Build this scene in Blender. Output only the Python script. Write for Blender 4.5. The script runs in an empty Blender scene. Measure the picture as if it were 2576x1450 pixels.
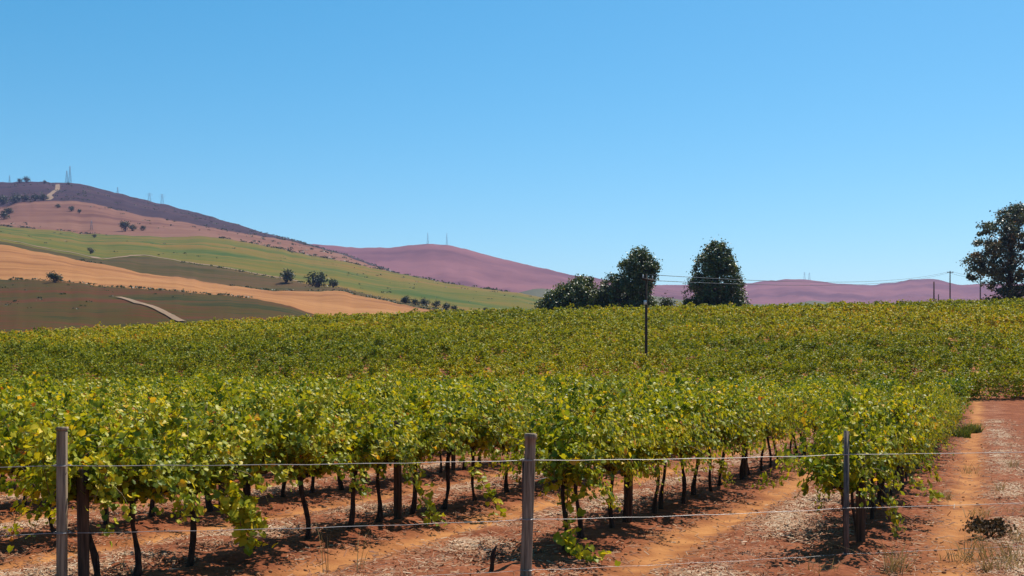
import bpy, math
import numpy as np
from mathutils import Vector
from mathutils.bvhtree import BVHTree

rng = np.random.default_rng(7)
scene = bpy.context.scene

# ------------------------------------------------------------------ camera, sky, sun, exposure
EYE, F, HOR, CX = 1.62, 2862.0, 970.0, 1288.0      # eye height; picture units of a 2576 wide frame
cam_d = bpy.data.cameras.new('camera')
cam = bpy.data.objects.new('camera', cam_d)
scene.collection.objects.link(cam)
cam.location = (0, 0, EYE)
cam.rotation_euler = (math.radians(90), 0, 0)
cam_d.sensor_width = 36.0
cam_d.lens = 36.0 * F / 2576.0
cam_d.shift_y = (HOR - 725.0) / 2576.0
cam_d.clip_start, cam_d.clip_end = 0.1, 20000
scene.camera = cam

SUN_AZ, SUN_EL = math.radians(32), math.radians(57)   # azimuth clockwise from the view direction (+Y)
world = bpy.data.worlds.new('World')
scene.world = world
world.use_nodes = True
wn, wl = world.node_tree.nodes, world.node_tree.links
wn.clear()
sky = wn.new('ShaderNodeTexSky')
sky.sky_type = 'NISHITA'
sky.sun_disc = False
sky.sun_elevation = SUN_EL
sky.sun_rotation = SUN_AZ
sky.altitude = 200
sky.air_density, sky.dust_density, sky.ozone_density = 1.0, 0.5, 2.4
hsv = wn.new('ShaderNodeHueSaturation')
hsv.inputs['Saturation'].default_value = 1.42
hsv.inputs['Hue'].default_value = 0.482
hsv.inputs['Value'].default_value = 0.97
bg = wn.new('ShaderNodeBackground')
bg.inputs['Strength'].default_value = 0.105
wo = wn.new('ShaderNodeOutputWorld')
wl.new(sky.outputs[0], hsv.inputs['Color'])
wl.new(hsv.outputs[0], bg.inputs[0])
wl.new(bg.outputs[0], wo.inputs[0])

sun_d = bpy.data.lights.new('sun', 'SUN')
sun_d.energy = 5.0
sun_d.angle = math.radians(0.53)
sun_d.color = (1.0, 0.93, 0.82)
sun = bpy.data.objects.new('sun', sun_d)
scene.collection.objects.link(sun)
to_sun = Vector((math.sin(SUN_AZ) * math.cos(SUN_EL), math.cos(SUN_AZ) * math.cos(SUN_EL), math.sin(SUN_EL)))
sun.rotation_euler = to_sun.to_track_quat('Z', 'Y').to_euler()
sun.location = (0, 0, 500)

scene.view_settings.view_transform = 'Standard'
scene.view_settings.look = 'None'
scene.view_settings.exposure = 0.4
scene.view_settings.gamma = 1.0
scene.render.engine = 'CYCLES'
scene.cycles.max_bounces = 6
scene.cycles.diffuse_bounces = 1
scene.cycles.transparent_max_bounces = 8
scene.cycles.use_denoising = True
scene.cycles.volume_bounces = 0

# ------------------------------------------------------------------ helpers
COL = scene.collection


def pix(px, py, depth):
    """World point seen at a picture position, at a known distance along the view axis."""
    return np.array([(px - CX) / F * depth, depth, EYE + (HOR - py) / F * depth])


def mesh_np(name, verts, faces, mat=None, attrs=None, smooth=False):
    """faces: (n,k) int array with k corners each."""
    verts = np.asarray(verts, dtype=np.float32).reshape(-1, 3)
    faces = np.asarray(faces, dtype=np.int32)
    me = bpy.data.meshes.new(name)
    n, k = faces.shape
    me.vertices.add(len(verts))
    me.vertices.foreach_set('co', verts.ravel())
    me.loops.add(n * k)
    me.loops.foreach_set('vertex_index', faces.ravel())
    me.polygons.add(n)
    me.polygons.foreach_set('loop_start', np.arange(0, n * k, k, dtype=np.int32))
    if smooth:
        me.polygons.foreach_set('use_smooth', np.ones(n, dtype=bool))
    if attrs:
        for an, (dom, vals) in attrs.items():
            a = me.attributes.new(an, 'FLOAT', dom)
            a.data.foreach_set('value', np.asarray(vals, dtype=np.float32).ravel())
    me.update(calc_edges=True)
    if mat is not None:
        me.materials.append(mat)
    return me


def link(name, me, parent=None, loc=None, rot=None, scl=None, **props):
    o = bpy.data.objects.new(name, me)
    COL.objects.link(o)
    if parent is not None:
        o.parent = parent
    if loc is not None:
        o.location = loc
    if rot is not None:
        o.rotation_euler = rot
    if scl is not None:
        o.scale = scl
    for k, v in props.items():
        if v:
            o[k] = v
    return o


def thing(name, label, category, loc=(0, 0, 0), rotz=0.0, group=None):
    return link(name, None, loc=tuple(float(c) for c in loc), rot=(0, 0, rotz), label=label, category=category, group=group)


class Geo:
    """Collects quads and triangles (as quads with a repeated corner avoided: kept in two lists)."""

    def __init__(self):
        self.v, self.t, self.n = [], [], 0

    def add(self, verts, tris):
        verts = np.asarray(verts, float).reshape(-1, 3)
        self.v.append(verts)
        self.t.append(np.asarray(tris, int).reshape(-1, 3) + self.n)
        self.n += len(verts)

    def tube(self, pts, rad, sides=6, cap=True):
        pts = np.asarray(pts, float)
        rad = np.broadcast_to(np.asarray(rad, float), (len(pts),))
        m = len(pts)
        tan = np.gradient(pts, axis=0)
        tan /= np.linalg.norm(tan, axis=1, keepdims=True) + 1e-9
        ref = np.array([1.0, 0, 0]) if abs(tan[0][0]) < .8 else np.array([0, 1.0, 0])
        vs = []
        for i in range(m):
            a = np.cross(tan[i], ref)
            a /= np.linalg.norm(a) + 1e-9
            b = np.cross(tan[i], a)
            ref = np.cross(a, tan[i])
            an = np.arange(sides) / sides * 2 * np.pi
            vs.append(pts[i] + rad[i] * (np.cos(an)[:, None] * a + np.sin(an)[:, None] * b))
        vs = np.concatenate(vs)
        tr = []
        for i in range(m - 1):
            for j in range(sides):
                a, b = i * sides + j, i * sides + (j + 1) % sides
                c, d = a + sides, b + sides
                tr += [(a, c, b), (b, c, d)]
        if cap:
            e = (m - 1) * sides
            for j in range(1, sides - 1):
                tr += [(0, j, j + 1), (e, e + j + 1, e + j)]
        self.add(vs, tr)

    def box(self, c, s, rotz=0.0):
        c, s = np.asarray(c, float), np.asarray(s, float) / 2
        v = np.array([[x, y, z] for x in (-1, 1) for y in (-1, 1) for z in (-1, 1)], float) * s
        cr, sr = math.cos(rotz), math.sin(rotz)
        v = np.stack([v[:, 0] * cr - v[:, 1] * sr, v[:, 0] * sr + v[:, 1] * cr, v[:, 2]], 1) + c
        self.add(v, [(0, 1, 3), (0, 3, 2), (4, 6, 7), (4, 7, 5), (0, 4, 5), (0, 5, 1), (2, 3, 7), (2, 7, 6), (0, 2, 6), (0, 6, 4), (1, 5, 7), (1, 7, 3)])

    def mesh(self, name, mat, smooth=False):
        return mesh_np(name, np.concatenate(self.v), np.concatenate(self.t), mat, smooth=smooth)


def value_noise(x, y, seed=0):
    """Smooth lattice noise in 0..1 for arrays."""
    xi, yi = np.floor(x).astype(np.int64), np.floor(y).astype(np.int64)
    fx, fy = x - xi, y - yi
    fx, fy = fx * fx * (3 - 2 * fx), fy * fy * (3 - 2 * fy)

    def h(a, b):
        n = (a * 374761393 + b * 668265263 + seed * 1442695041) & 0x7fffffff
        n = ((n ^ (n >> 13)) * 1274126177) & 0x7fffffff
        return ((n ^ (n >> 16)) & 0xffff) / 65535.0
    return (h(xi, yi) * (1 - fx) + h(xi + 1, yi) * fx) * (1 - fy) + (h(xi, yi + 1) * (1 - fx) + h(xi + 1, yi + 1) * fx) * fy


def fbm(x, y, seed=0, octs=3):
    s, a, t = 0, 1.0, 0
    for o in range(octs):
        s = s + a * value_noise(x * 2 ** o + 17.3 * o, y * 2 ** o - 9.1 * o, seed + o)
        t += a
        a *= .5
    return s / t


# ------------------------------------------------------------------ materials
def nodes_of(name):
    m = bpy.data.materials.new(name)
    m.use_nodes = True
    nt = m.node_tree
    nt.nodes.clear()
    out = nt.nodes.new('ShaderNodeOutputMaterial')
    return m, nt, out


def ramp_node(nt, stops, interp='LINEAR'):
    r = nt.nodes.new('ShaderNodeValToRGB')
    r.color_ramp.interpolation = interp
    els = r.color_ramp.elements
    while len(els) < len(stops):
        els.new(0.5)
    for e, (p, c) in zip(els, stops):
        e.position = p
        e.color = (*c, 1)
    return r


def leaf_material(name, stops, trans=0.4, rough=0.45, spec=0.4, warm=(1.15, 1.05, 0.45), objvar=0.12):
    m, nt, out = nodes_of(name)
    N, L = nt.nodes, nt.links
    at = N.new('ShaderNodeAttribute'); at.attribute_name = 'tint'
    oi = N.new('ShaderNodeObjectInfo')
    ma = N.new('ShaderNodeMath'); ma.operation = 'MULTIPLY_ADD'
    L.new(oi.outputs['Random'], ma.inputs[0]); ma.inputs[1].default_value = objvar; ma.inputs[2].default_value = -objvar / 2
    ad = N.new('ShaderNodeMath'); ad.operation = 'ADD'; ad.use_clamp = True
    L.new(at.outputs['Fac'], ad.inputs[0]); L.new(ma.outputs[0], ad.inputs[1])
    r = ramp_node(nt, stops)
    L.new(ad.outputs[0], r.inputs[0])
    pb = N.new('ShaderNodeBsdfPrincipled')
    L.new(r.outputs[0], pb.inputs['Base Color'])
    pb.inputs['Roughness'].default_value = rough
    pb.inputs['Specular IOR Level'].default_value = spec
    tb = N.new('ShaderNodeBsdfTranslucent')
    mx = N.new('ShaderNodeMix'); mx.data_type = 'RGBA'; mx.blend_type = 'MULTIPLY'; mx.inputs['Factor'].default_value = 1.0
    L.new(r.outputs[0], mx.inputs[6]); mx.inputs[7].default_value = (*warm, 1)
    L.new(mx.outputs[2], tb.inputs['Color'])
    ms = N.new('ShaderNodeMixShader'); ms.inputs[0].default_value = trans
    L.new(pb.outputs[0], ms.inputs[1]); L.new(tb.outputs[0], ms.inputs[2])
    L.new(ms.outputs[0], out.inputs[0])
    return m


def rough_material(name, c1, c2, scale=(8, 8, 8), rough=0.85, bump=0.3, detail=4, metallic=0.0, coord='Object', lo=0.35, hi=0.65):
    m, nt, out = nodes_of(name)
    N, L = nt.nodes, nt.links
    tc = N.new('ShaderNodeTexCoord')
    mp = N.new('ShaderNodeMapping'); mp.inputs['Scale'].default_value = scale
    L.new(tc.outputs[coord], mp.inputs[0])
    nz = N.new('ShaderNodeTexNoise'); nz.inputs['Scale'].default_value = 1.0; nz.inputs['Detail'].default_value = detail
    L.new(mp.outputs[0], nz.inputs['Vector'])
    r = ramp_node(nt, [(lo, c1), (hi, c2)])
    L.new(nz.outputs['Fac'], r.inputs[0])
    pb = N.new('ShaderNodeBsdfPrincipled')
    L.new(r.outputs[0], pb.inputs['Base Color'])
    pb.inputs['Roughness'].default_value = rough
    pb.inputs['Metallic'].default_value = metallic
    pb.inputs['Specular IOR Level'].default_value = 0.25
    if bump:
        b = N.new('ShaderNodeBump'); b.inputs['Strength'].default_value = bump; b.inputs['Distance'].default_value = 0.02
        L.new(nz.outputs['Fac'], b.inputs['Height']); L.new(b.outputs[0], pb.inputs['Normal'])
    L.new(pb.outputs[0], out.inputs[0])
    return m


VINE_STOPS = [(0.0, (0.100, 0.161, 0.017)), (0.28, (0.272, 0.312, 0.021)), (0.55, (0.480, 0.449, 0.025)),
              (0.78, (0.710, 0.562, 0.030)), (0.92, (0.824, 0.458, 0.031)), (1.0, (0.480, 0.161, 0.035))]
M_vine_leaf = leaf_material('vine_leaf', VINE_STOPS, trans=0.38, rough=0.45, spec=0.15)
FAR_STOPS = [(0.0, (0.121, 0.162, 0.014)), (0.35, (0.280, 0.299, 0.016)), (0.65, (0.437, 0.397, 0.021)),
             (0.85, (0.588, 0.422, 0.027)), (1.0, (0.499, 0.229, 0.035))]
M_far_leaf = leaf_material('far_vine_leaf', FAR_STOPS, trans=0.30, rough=0.55, spec=0.12, objvar=0.0)
M_trunk = rough_material('vine_bark', (0.016, 0.010, 0.008), (0.060, 0.036, 0.025), (40, 40, 9), 0.95, 0.8)
M_shoot = rough_material('vine_shoot', (0.10, 0.085, 0.02), (0.20, 0.13, 0.04), (10, 10, 10), 0.7, 0)
M_tree_leaf = leaf_material('tree_leaf', [(0.0, (0.043, 0.078, 0.027)), (0.5, (0.098, 0.135, 0.045)), (0.85, (0.196, 0.215, 0.067)), (1.0, (0.293, 0.226, 0.067))],
                            trans=0.22, rough=0.42, spec=0.5, objvar=0.0)
M_euc_leaf = leaf_material('eucalyptus_leaf', [(0.0, (0.046, 0.074, 0.049)), (0.5, (0.097, 0.110, 0.068)), (0.8, (0.200, 0.137, 0.068)), (1.0, (0.399, 0.187, 0.082))],
                           trans=0.22, rough=0.42, spec=0.5, objvar=0.0)
M_bush_leaf = leaf_material('bush_leaf', [(0.0, (0.026, 0.046, 0.021)), (0.6, (0.058, 0.078, 0.034)), (1.0, (0.111, 0.111, 0.039))],
                            trans=0.25, rough=0.5, spec=0.3, objvar=0.2)
M_tree_bark = rough_material('tree_bark', (0.05, 0.035, 0.025), (0.14, 0.10, 0.075), (3, 3, 1), 0.9, 0.4)
M_post_grey = rough_material('weathered_timber', (0.13, 0.095, 0.065), (0.33, 0.25, 0.17), (60, 60, 3), 0.9, 0.5)
M_post_brown = rough_material('creosoted_timber', (0.12, 0.085, 0.060), (0.31, 0.235, 0.165), (45, 45, 3), 0.85, 0.6)
M_post_dark = rough_material('dark_trellis_timber', (0.030, 0.018, 0.013), (0.105, 0.062, 0.040), (45, 45, 3), 0.9, 0.6)
M_steel = rough_material('rusted_steel', (0.085, 0.064, 0.055), (0.21, 0.165, 0.14), (30, 30, 8), 0.6, 0.2, metallic=0.3)
M_wire = rough_material('galvanised_wire', (0.26, 0.245, 0.235), (0.42, 0.40, 0.39), (6, 6, 6), 0.45, 0, metallic=0.5)
M_mast = rough_material('grey_steel', (0.16, 0.17, 0.21), (0.22, 0.23, 0.27), (1, 1, 1), 0.6, 0)
M_pole = rough_material('tarred_pole', (0.030, 0.020, 0.016), (0.075, 0.050, 0.038), (20, 20, 1), 0.85, 0.3)
M_cable = rough_material('power_cable', (0.05, 0.06, 0.08), (0.08, 0.09, 0.11), (1, 1, 1), 0.6, 0)
M_white = rough_material('porcelain', (0.55, 0.55, 0.52), (0.7, 0.7, 0.68), (9, 9, 9), 0.3, 0)
M_straw = None   # below
M_drygrass = leaf_material('dry_grass', [(0.0, (0.208, 0.136, 0.048)), (0.6, (0.352, 0.248, 0.104)), (1.0, (0.496, 0.384, 0.208))], trans=0.25, rough=0.6, spec=0.2, warm=(1, .95, .7))
M_greengrass = leaf_material('green_grass', [(0.0, (0.06, 0.10, 0.02)), (0.6, (0.14, 0.17, 0.04)), (1.0, (0.30, 0.25, 0.07))], trans=0.3, rough=0.5, spec=0.2)
M_straw = leaf_material('straw_and_prunings', [(0.0, (0.10, 0.035, 0.018)), (0.35, (0.30, 0.115, 0.05)), (0.65, (0.40, 0.22, 0.115)), (1.0, (0.58, 0.43, 0.29))],
                        trans=0.08, rough=0.7, spec=0.2, warm=(1, .9, .7), objvar=0)

# ------------------------------------------------------------------ the lie of the land
TH = math.atan2(1182.0, F)               # bearing of the near vine rows
RD = np.array([math.sin(TH), math.cos(TH)])       # along the rows
RP = np.array([math.cos(TH), -math.sin(TH)])      # across the rows, to the right
ROW_GAP = 2.85 * math.cos(TH)
ROW0 = float(np.dot(RP, [3.3, 10.91]))            # across-coordinate of the row beside the track


def crest_h(X):
    return np.interp(X, [-400, -130, -95, -76, -50, -29, 0, 42, 76, 140, 400], [2.0, 3.5, 5.2, 7.0, 8.9, 10.2, 11.1, 12.0, 12.7, 13.5, 14])


def rise(Y):
    Y = np.asarray(Y, float)
    k = 1 / 114.0
    a = np.clip(Y - 38, 0, 24)
    r = .5 * k * a * a / 24 + k * np.clip(Y - 62, 0, 88)
    d = np.clip(Y - 150, 0, 30)
    r = r + k * (d - d * d / 60)
    e = np.clip(Y - 180, 0, 140)
    r = r - e * e * .5 * .0001
    return r


def ground_z(X, Y):
    X, Y = np.asarray(X, float), np.asarray(Y, float)
    z = crest_h(X) * rise(Y)
    f = np.clip((Y - 320) / 500, 0, 1)
    return z * (1 - f) + f * -12.0


def alley_u(X, Y):
    """Position across an alley: 0 at a vine row, 1 at the next row to the right."""
    s = (X * RP[0] + Y * RP[1] - ROW0) / ROW_GAP
    return s - np.floor(s)


def steps(a, b, first, grow):
    v, s = [a], first
    while v[-1] < b:
        v.append(v[-1] + s)
        s *= grow
    return v


xs = np.array(steps(0, 9, .055, 1.0005))
xs = np.concatenate([xs, np.array(steps(xs[-1] + .06, 4400, .07, 1.045))])
xs = np.concatenate([-xs[:0:-1], xs])
ys = np.array(steps(7.2, 20, .05, 1.003))
ys = np.concatenate([ys, np.array(steps(ys[-1] + .12, 4400, .14, 1.03))])
back = -np.array(steps(-7.0, 4400, .3, 1.12))[::-1]
ys = np.concatenate([back, ys])
GX, GY = np.meshgrid(xs, ys)
GZ = ground_z(GX, GY)
near = np.clip((60 - GY) / 25, 0, 1) * np.clip((GY + 5) / 6, 0, 1) * np.clip((40 - abs(GX)) / 10, 0, 1)
U = alley_u(GX + .25 * (fbm(GX * .4, GY * .4, 3) - .5), GY)
relief = .055 * np.exp(-((np.minimum(U, 1 - U)) / .12) ** 2)                       # ridge under the vines
relief -= .045 * np.exp(-((U - .34) / .085) ** 2) + .02 * np.exp(-((U - .93) / .05) ** 2)   # wheel track
relief += .05 * np.exp(-((U - .62) / .13) ** 2) * fbm(GX * 1.1, GY * 1.1, 8)          # heaped prunings
smooth_track = 1 - .8 * np.exp(-((U - .34) / .09) ** 2)
relief += smooth_track * (.075 * (fbm(GX * 2.3, GY * 2.3, 11) - .5) + .055 * (fbm(GX * 8, GY * 8, 21, 2) - .5))
GZ = GZ + relief * near
nx, ny = len(xs), len(ys)
ii = (np.arange(ny - 1)[:, None] * nx + np.arange(nx - 1)[None, :]).ravel()
gf = np.stack([ii, ii + 1, ii + nx + 1, ii + nx], 1)


def ground_material():
    m, nt, out = nodes_of('red_vineyard_soil')
    N, L = nt.nodes, nt.links
    tc = N.new('ShaderNodeTexCoord')

    def math_(op, a, b=None, c=None, clamp=False):
        n = N.new('ShaderNodeMath'); n.operation = op; n.use_clamp = clamp
        for i, v in enumerate((a, b, c)):
            if v is None:
                continue
            if isinstance(v, (int, float)):
                n.inputs[i].default_value = v
            else:
                L.new(v, n.inputs[i])
        return n.outputs[0]

    def noise(scale, detail=3, rough=.55):
        n = N.new('ShaderNodeTexNoise')
        n.inputs['Scale'].default_value = scale; n.inputs['Detail'].default_value = detail; n.inputs['Roughness'].default_value = rough
        L.new(tc.outputs['Object'], n.inputs['Vector'])
        return n.outputs['Fac']

    def mix(fac, a, b):
        n = N.new('ShaderNodeMix'); n.data_type = 'RGBA'
        L.new(fac, n.inputs['Factor'])
        for i, v in ((6, a), (7, b)):
            if isinstance(v, tuple):
                n.inputs[i].default_value = (*v, 1)
            else:
                L.new(v, n.inputs[i])
        return n.outputs[2]

    dot = N.new('ShaderNodeVectorMath'); dot.operation = 'DOT_PRODUCT'
    L.new(tc.outputs['Object'], dot.inputs[0]); dot.inputs[1].default_value = (RP[0], RP[1], 0)
    wob = math_('MULTIPLY_ADD', noise(.45, 3), .5, -.25)
    s = math_('DIVIDE', math_('SUBTRACT', math_('ADD', dot.outputs['Value'], wob), ROW0), ROW_GAP)
    u = math_('FRACT', s)

    def hump(c, w):
        d = math_('DIVIDE', math_('SUBTRACT', u, c), w)
        return math_('POWER', 2.718, math_('MULTIPLY', math_('MULTIPLY', d, d), -1.0))

    n_mid, n_fine, n_big = noise(1.6, 4), noise(14, 4, .65), noise(.16, 3)
    r1 = ramp_node(nt, [(.36, (0.104, 0.029, 0.012)), (.5, (0.204, 0.060, 0.023)), (.64, (0.286, 0.100, 0.042))])
    L.new(math_('ADD', math_('MULTIPLY', n_mid, .45), math_('MULTIPLY', n_fine, .55)), r1.inputs[0])
    track = ramp_node(nt, [(.36, (0.299, 0.114, 0.035)), (.64, (0.441, 0.196, 0.064))])
    L.new(n_mid, track.inputs[0])
    tf = math_('MULTIPLY', hump(.34, .10), math_('MULTIPLY_ADD', n_mid, 1.0, .45), clamp=True)
    c = mix(tf, r1.outputs[0], track.outputs[0])
    sp = N.new('ShaderNodeTexNoise'); sp.inputs['Scale'].default_value = 46; sp.inputs['Detail'].default_value = 2
    L.new(tc.outputs['Object'], sp.inputs['Vector'])
    spk = math_('MULTIPLY', math_('SUBTRACT', sp.outputs['Fac'], .52), 6.0, clamp=True)
    patch = math_('MULTIPLY', math_('SUBTRACT', n_mid, .36), 3.0, clamp=True)
    sf = math_('MULTIPLY', math_('MULTIPLY', hump(.62, .15), spk), patch, clamp=True)
    c = mix(sf, c, (.50, .34, .22))
    red = math_('MULTIPLY', math_('SUBTRACT', n_big, .45), 2.5, clamp=True)
    c = mix(math_('MULTIPLY', red, .3), c, (.29, .085, .034))
    # beyond the vineyard crest the valley floor is dry grassland
    sx = N.new('ShaderNodeSeparateXYZ'); L.new(tc.outputs['Object'], sx.inputs[0])
    far = math_('MULTIPLY', math_('SUBTRACT', sx.outputs['Y'], 176), .1, clamp=True)
    dry = ramp_node(nt, [(.35, (.20, .15, .035)), (.65, (.33, .22, .06))]); L.new(noise(.05, 4), dry.inputs[0])
    c = mix(far, c, dry.outputs[0])
    pb = N.new('ShaderNodeBsdfPrincipled')
    L.new(c, pb.inputs['Base Color']); pb.inputs['Roughness'].default_value = .95
    pb.inputs['Specular IOR Level'].default_value = .1
    bp = N.new('ShaderNodeBump'); bp.inputs['Strength'].default_value = .7; bp.inputs['Distance'].default_value = .03
    L.new(math_('ADD', n_fine, math_('MULTIPLY', sp.outputs['Fac'], .4)), bp.inputs['Height']); L.new(bp.outputs[0], pb.inputs['Normal'])
    L.new(pb.outputs[0], out.inputs[0])
    return m


ground = link('ground', mesh_np('ground', np.stack([GX, GY, GZ], -1).reshape(-1, 3), gf, ground_material(), smooth=True),
              kind='structure', label='red brown vineyard soil with tan wheel tracks between the vine rows')

# ------------------------------------------------------------------ hills: strips of land between surveyed boundary lines
COLS = np.concatenate([np.arange(-900, -40, 40.0), np.arange(-40, 1900, 8.0)])


def d_seed(pts):
    return float(pts[1][1])


def line(pts, d, rag=5.0):
    """pts: (bearing, elevation) survey points; d: distance or list of (bearing, distance)."""
    p = np.array(pts, float)
    e = np.interp(COLS, p[:, 0], p[:, 1])
    l = COLS < p[0, 0]
    e[l] = p[0, 1] + (COLS[l] - p[0, 0]) * .02 + ((COLS[l] - p[0, 0]) / 900) ** 2 * 40
    if isinstance(d, (int, float)):
        dd = np.full(len(COLS), float(d))
    else:
        q = np.array(d, float)
        dd = np.interp(COLS, q[:, 0], q[:, 1])
    # light smoothing keeps the surveyed corners soft
    for _ in range(2):
        e[1:-1] = .25 * e[:-2] + .5 * e[1:-1] + .25 * e[2:]
    e = e + rag * (fbm(COLS * .045, COLS * 0 + d_seed(pts), 5, 3) - .5)
    return np.stack([(COLS - CX) / F * dd, dd, EYE + (HOR - e) / F * dd], 1)


L_base = line([(0, 900), (800, 905), (1900, 905)], 235)
L_dark = line([(0, 704), (123, 707), (160, 708), (283, 724), (433, 732), (583, 746), (667, 756), (733, 772), (797, 793), (870, 815), (1000, 830), (1900, 900)], [(0, 430), (800, 360), (1100, 330), (1900, 320)])
L_tan = line([(0, 614), (110, 637), (213, 659), (287, 669), (350, 686), (433, 696), (583, 719), (660, 731), (760, 733), (859, 733), (902, 743), (1015, 767), (1105, 784), (1152, 792), (1300, 815), (1900, 890)], [(0, 620), (660, 560), (1100, 480), (1900, 460)])
L_path = line([(0, 605), (117, 629), (170, 638), (230, 651), (255, 655), (300, 650), (363, 645), (467, 662), (583, 680), (683, 699), (770, 714), (859, 729), (960, 752), (1105, 780), (1300, 805), (1900, 885)], [(0, 650), (255, 640), (363, 680), (770, 600), (1105, 520), (1900, 500)])
L_green = line([(0, 570), (133, 579), (217, 589), (333, 594), (420, 598), (500, 594), (560, 600), (650, 616), (750, 637), (859, 657), (992, 687), (1125, 713), (1225, 727), (1302, 737), (1352, 746), (1500, 770), (1900, 860)], [(0, 1150), (900, 1050), (1352, 900), (1900, 900)])
L_pink = line([(0, 522), (30, 513), (57, 509), (117, 506), (187, 506), (233, 512), (333, 539), (417, 552), (500, 566), (567, 579), (733, 607), (859, 640), (992, 692), (1125, 725), (1900, 870)], [(0, 1500), (900, 1300), (1900, 1100)])
L_crest = line([(0, 459), (60, 457), (150, 460), (200, 464), (277, 481), (373, 506), (433, 519), (533, 546), (667, 586), (767, 612), (859, 637), (992, 684), (1125, 730), (1900, 880)], [(0, 2100), (900, 1800), (1900, 1500)])
L_back = L_crest + np.array([0, 500, 0]) * 1.0
L_back[:, 2] = np.maximum(L_back[:, 2] - 110, -11.5)


def patchy(name, stops, scale, stretch=(1, 1, 1), rough_=.95, detail=8, stripe=None):
    """Soil or crop cover in world space, optionally streaked along the contour."""
    m, nt, out = nodes_of(name)
    N, L = nt.nodes, nt.links
    tc = N.new('ShaderNodeTexCoord')
    mp = N.new('ShaderNodeMapping'); mp.inputs['Scale'].default_value = tuple(scale * s for s in stretch)
    L.new(tc.outputs['Object'], mp.inputs[0])
    nz = N.new('ShaderNodeTexNoise'); nz.inputs['Scale'].default_value = 1; nz.inputs['Detail'].default_value = detail; nz.inputs['Roughness'].default_value = .74
    L.new(mp.outputs[0], nz.inputs['Vector'])
    val = nz.outputs['Fac']
    if stripe:
        mp2 = N.new('ShaderNodeMapping'); mp2.inputs['Scale'].default_value = stripe
        L.new(tc.outputs['Object'], mp2.inputs[0])
        n2 = N.new('ShaderNodeTexNoise'); n2.inputs['Scale'].default_value = 1; n2.inputs['Detail'].default_value = 2
        L.new(mp2.outputs[0], n2.inputs['Vector'])
        a = N.new('ShaderNodeMath'); a.operation = 'MULTIPLY_ADD'
        L.new(n2.outputs['Fac'], a.inputs[0]); a.inputs[1].default_value = .42
        b = N.new('ShaderNodeMath'); b.operation = 'MULTIPLY'; L.new(val, b.inputs[0]); b.inputs[1].default_value = .58
        L.new(b.outputs[0], a.inputs[2])
        val = a.outputs[0]
    r = ramp_node(nt, stops)
    L.new(val, r.inputs[0])
    pb = N.new('ShaderNodeBsdfPrincipled')
    L.new(r.outputs[0], pb.inputs['Base Color']); pb.inputs['Roughness'].default_value = rough_; pb.inputs['Specular IOR Level'].default_value = .1
    L.new(pb.outputs[0], out.inputs[0])
    return m


LAND = []      # search trees of the built hillside strips
SURF = []      # (lower line, upper line) of each strip, for setting things on the hillside


def strip(name, lo, hi, mat, label, n=18, sag=0.0, cols=None, rough_h=5.0, seed=0):
    t = np.linspace(0, 1, n)[:, None, None]
    P = lo[None] * (1 - t) + hi[None] * t
    P = P.copy()
    P[..., 2] += sag * (4 * t * (1 - t))[..., 0]
    if rough_h:
        w = (4 * t * (1 - t))[..., 0]
        P[..., 2] += rough_h * w * (fbm(P[..., 0] * .02, P[..., 1] * .02, seed) - .5)
    if cols is not None:
        P = P[:, cols]
    k = P.shape[1]
    i = (np.arange(n - 1)[:, None] * k + np.arange(k - 1)[None]).ravel()
    f = np.stack([i, i + 1, i + k + 1, i + k], 1)
    if len(LAND) < 6:
        LAND.append(BVHTree.FromPolygons(P.reshape(-1, 3).tolist(), f.tolist()))
    return link(name, mesh_np(name, P.reshape(-1, 3), f, mat, smooth=True), kind='structure', label=label)


def drop(x, y, z):
    """Height of the built hillside below a point."""
    hs = [h[0].z for h in (t.ray_cast(Vector((x, y, z + 200)), Vector((0, 0, -1))) for t in LAND) if h[0] is not None]
    return max(hs) if hs else z


def on_hill(px, py):
    """Where the sight line of a survey bearing meets the hillside."""
    c = np.interp(px, COLS, np.arange(len(COLS)))
    i = int(np.clip(math.floor(c), 0, len(COLS) - 2)); w = c - i
    s = (HOR - py) / F
    best = None
    for lo, hi in SURF:
        A = lo[i] * (1 - w) + lo[i + 1] * w
        B = hi[i] * (1 - w) + hi[i + 1] * w
        za, zb = A[2] - EYE, B[2] - EYE
        den = (zb - za) - s * (B[1] - A[1])
        if abs(den) < 1e-9:
            continue
        t = (s * A[1] - za) / den
        if -0.02 <= t <= 1.02:
            p = A + t * (B - A)
            if best is None or p[1] < best[1]:
                best = p
    if best is None:
        best = pix(px, py, 1500)
    return best


M_darkvine = patchy('far_vineyard_rust', [(.40, (0.023, 0.027, 0.002)), (.47, (0.057, 0.039, 0.002)), (.53, (0.066, 0.031, 0.003)), (.60, (0.096, 0.025, 0.006))], .030, (.5, 1.6, 1), stripe=(.006, .35, .35))
M_stubble = patchy('wheat_stubble', [(.40, (0.205, 0.079, 0.024)), (.48, (0.297, 0.127, 0.041)), (.60, (0.353, 0.162, 0.056))], .02, (.4, 1.5, 1), stripe=(.004, .12, .12))
M_fallow = patchy('brown_olive_vineyard', [(.41, (0.036, 0.035, 0.005)), (.5, (0.063, 0.046, 0.008)), (.59, (0.089, 0.048, 0.014))], .025, (.5, 1.8, 1), stripe=(.004, .2, .2))
M_greenvine = patchy('green_hillside_vineyard', [(.40, (0.042, 0.076, 0.007)), (.47, (0.090, 0.095, 0.009)), (.53, (0.129, 0.101, 0.009)), (.60, (0.179, 0.103, 0.015))], .007, (.5, 1.6, 1), stripe=(.0016, .035, .035))
M_drypink = patchy('dry_pink_pasture', [(.40, (0.114, 0.046, 0.032)), (.49, (0.180, 0.079, 0.050)), (.59, (0.218, 0.105, 0.066))], .012, (.5, 1.6, 1), stripe=(.003, .03, .03))
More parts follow.
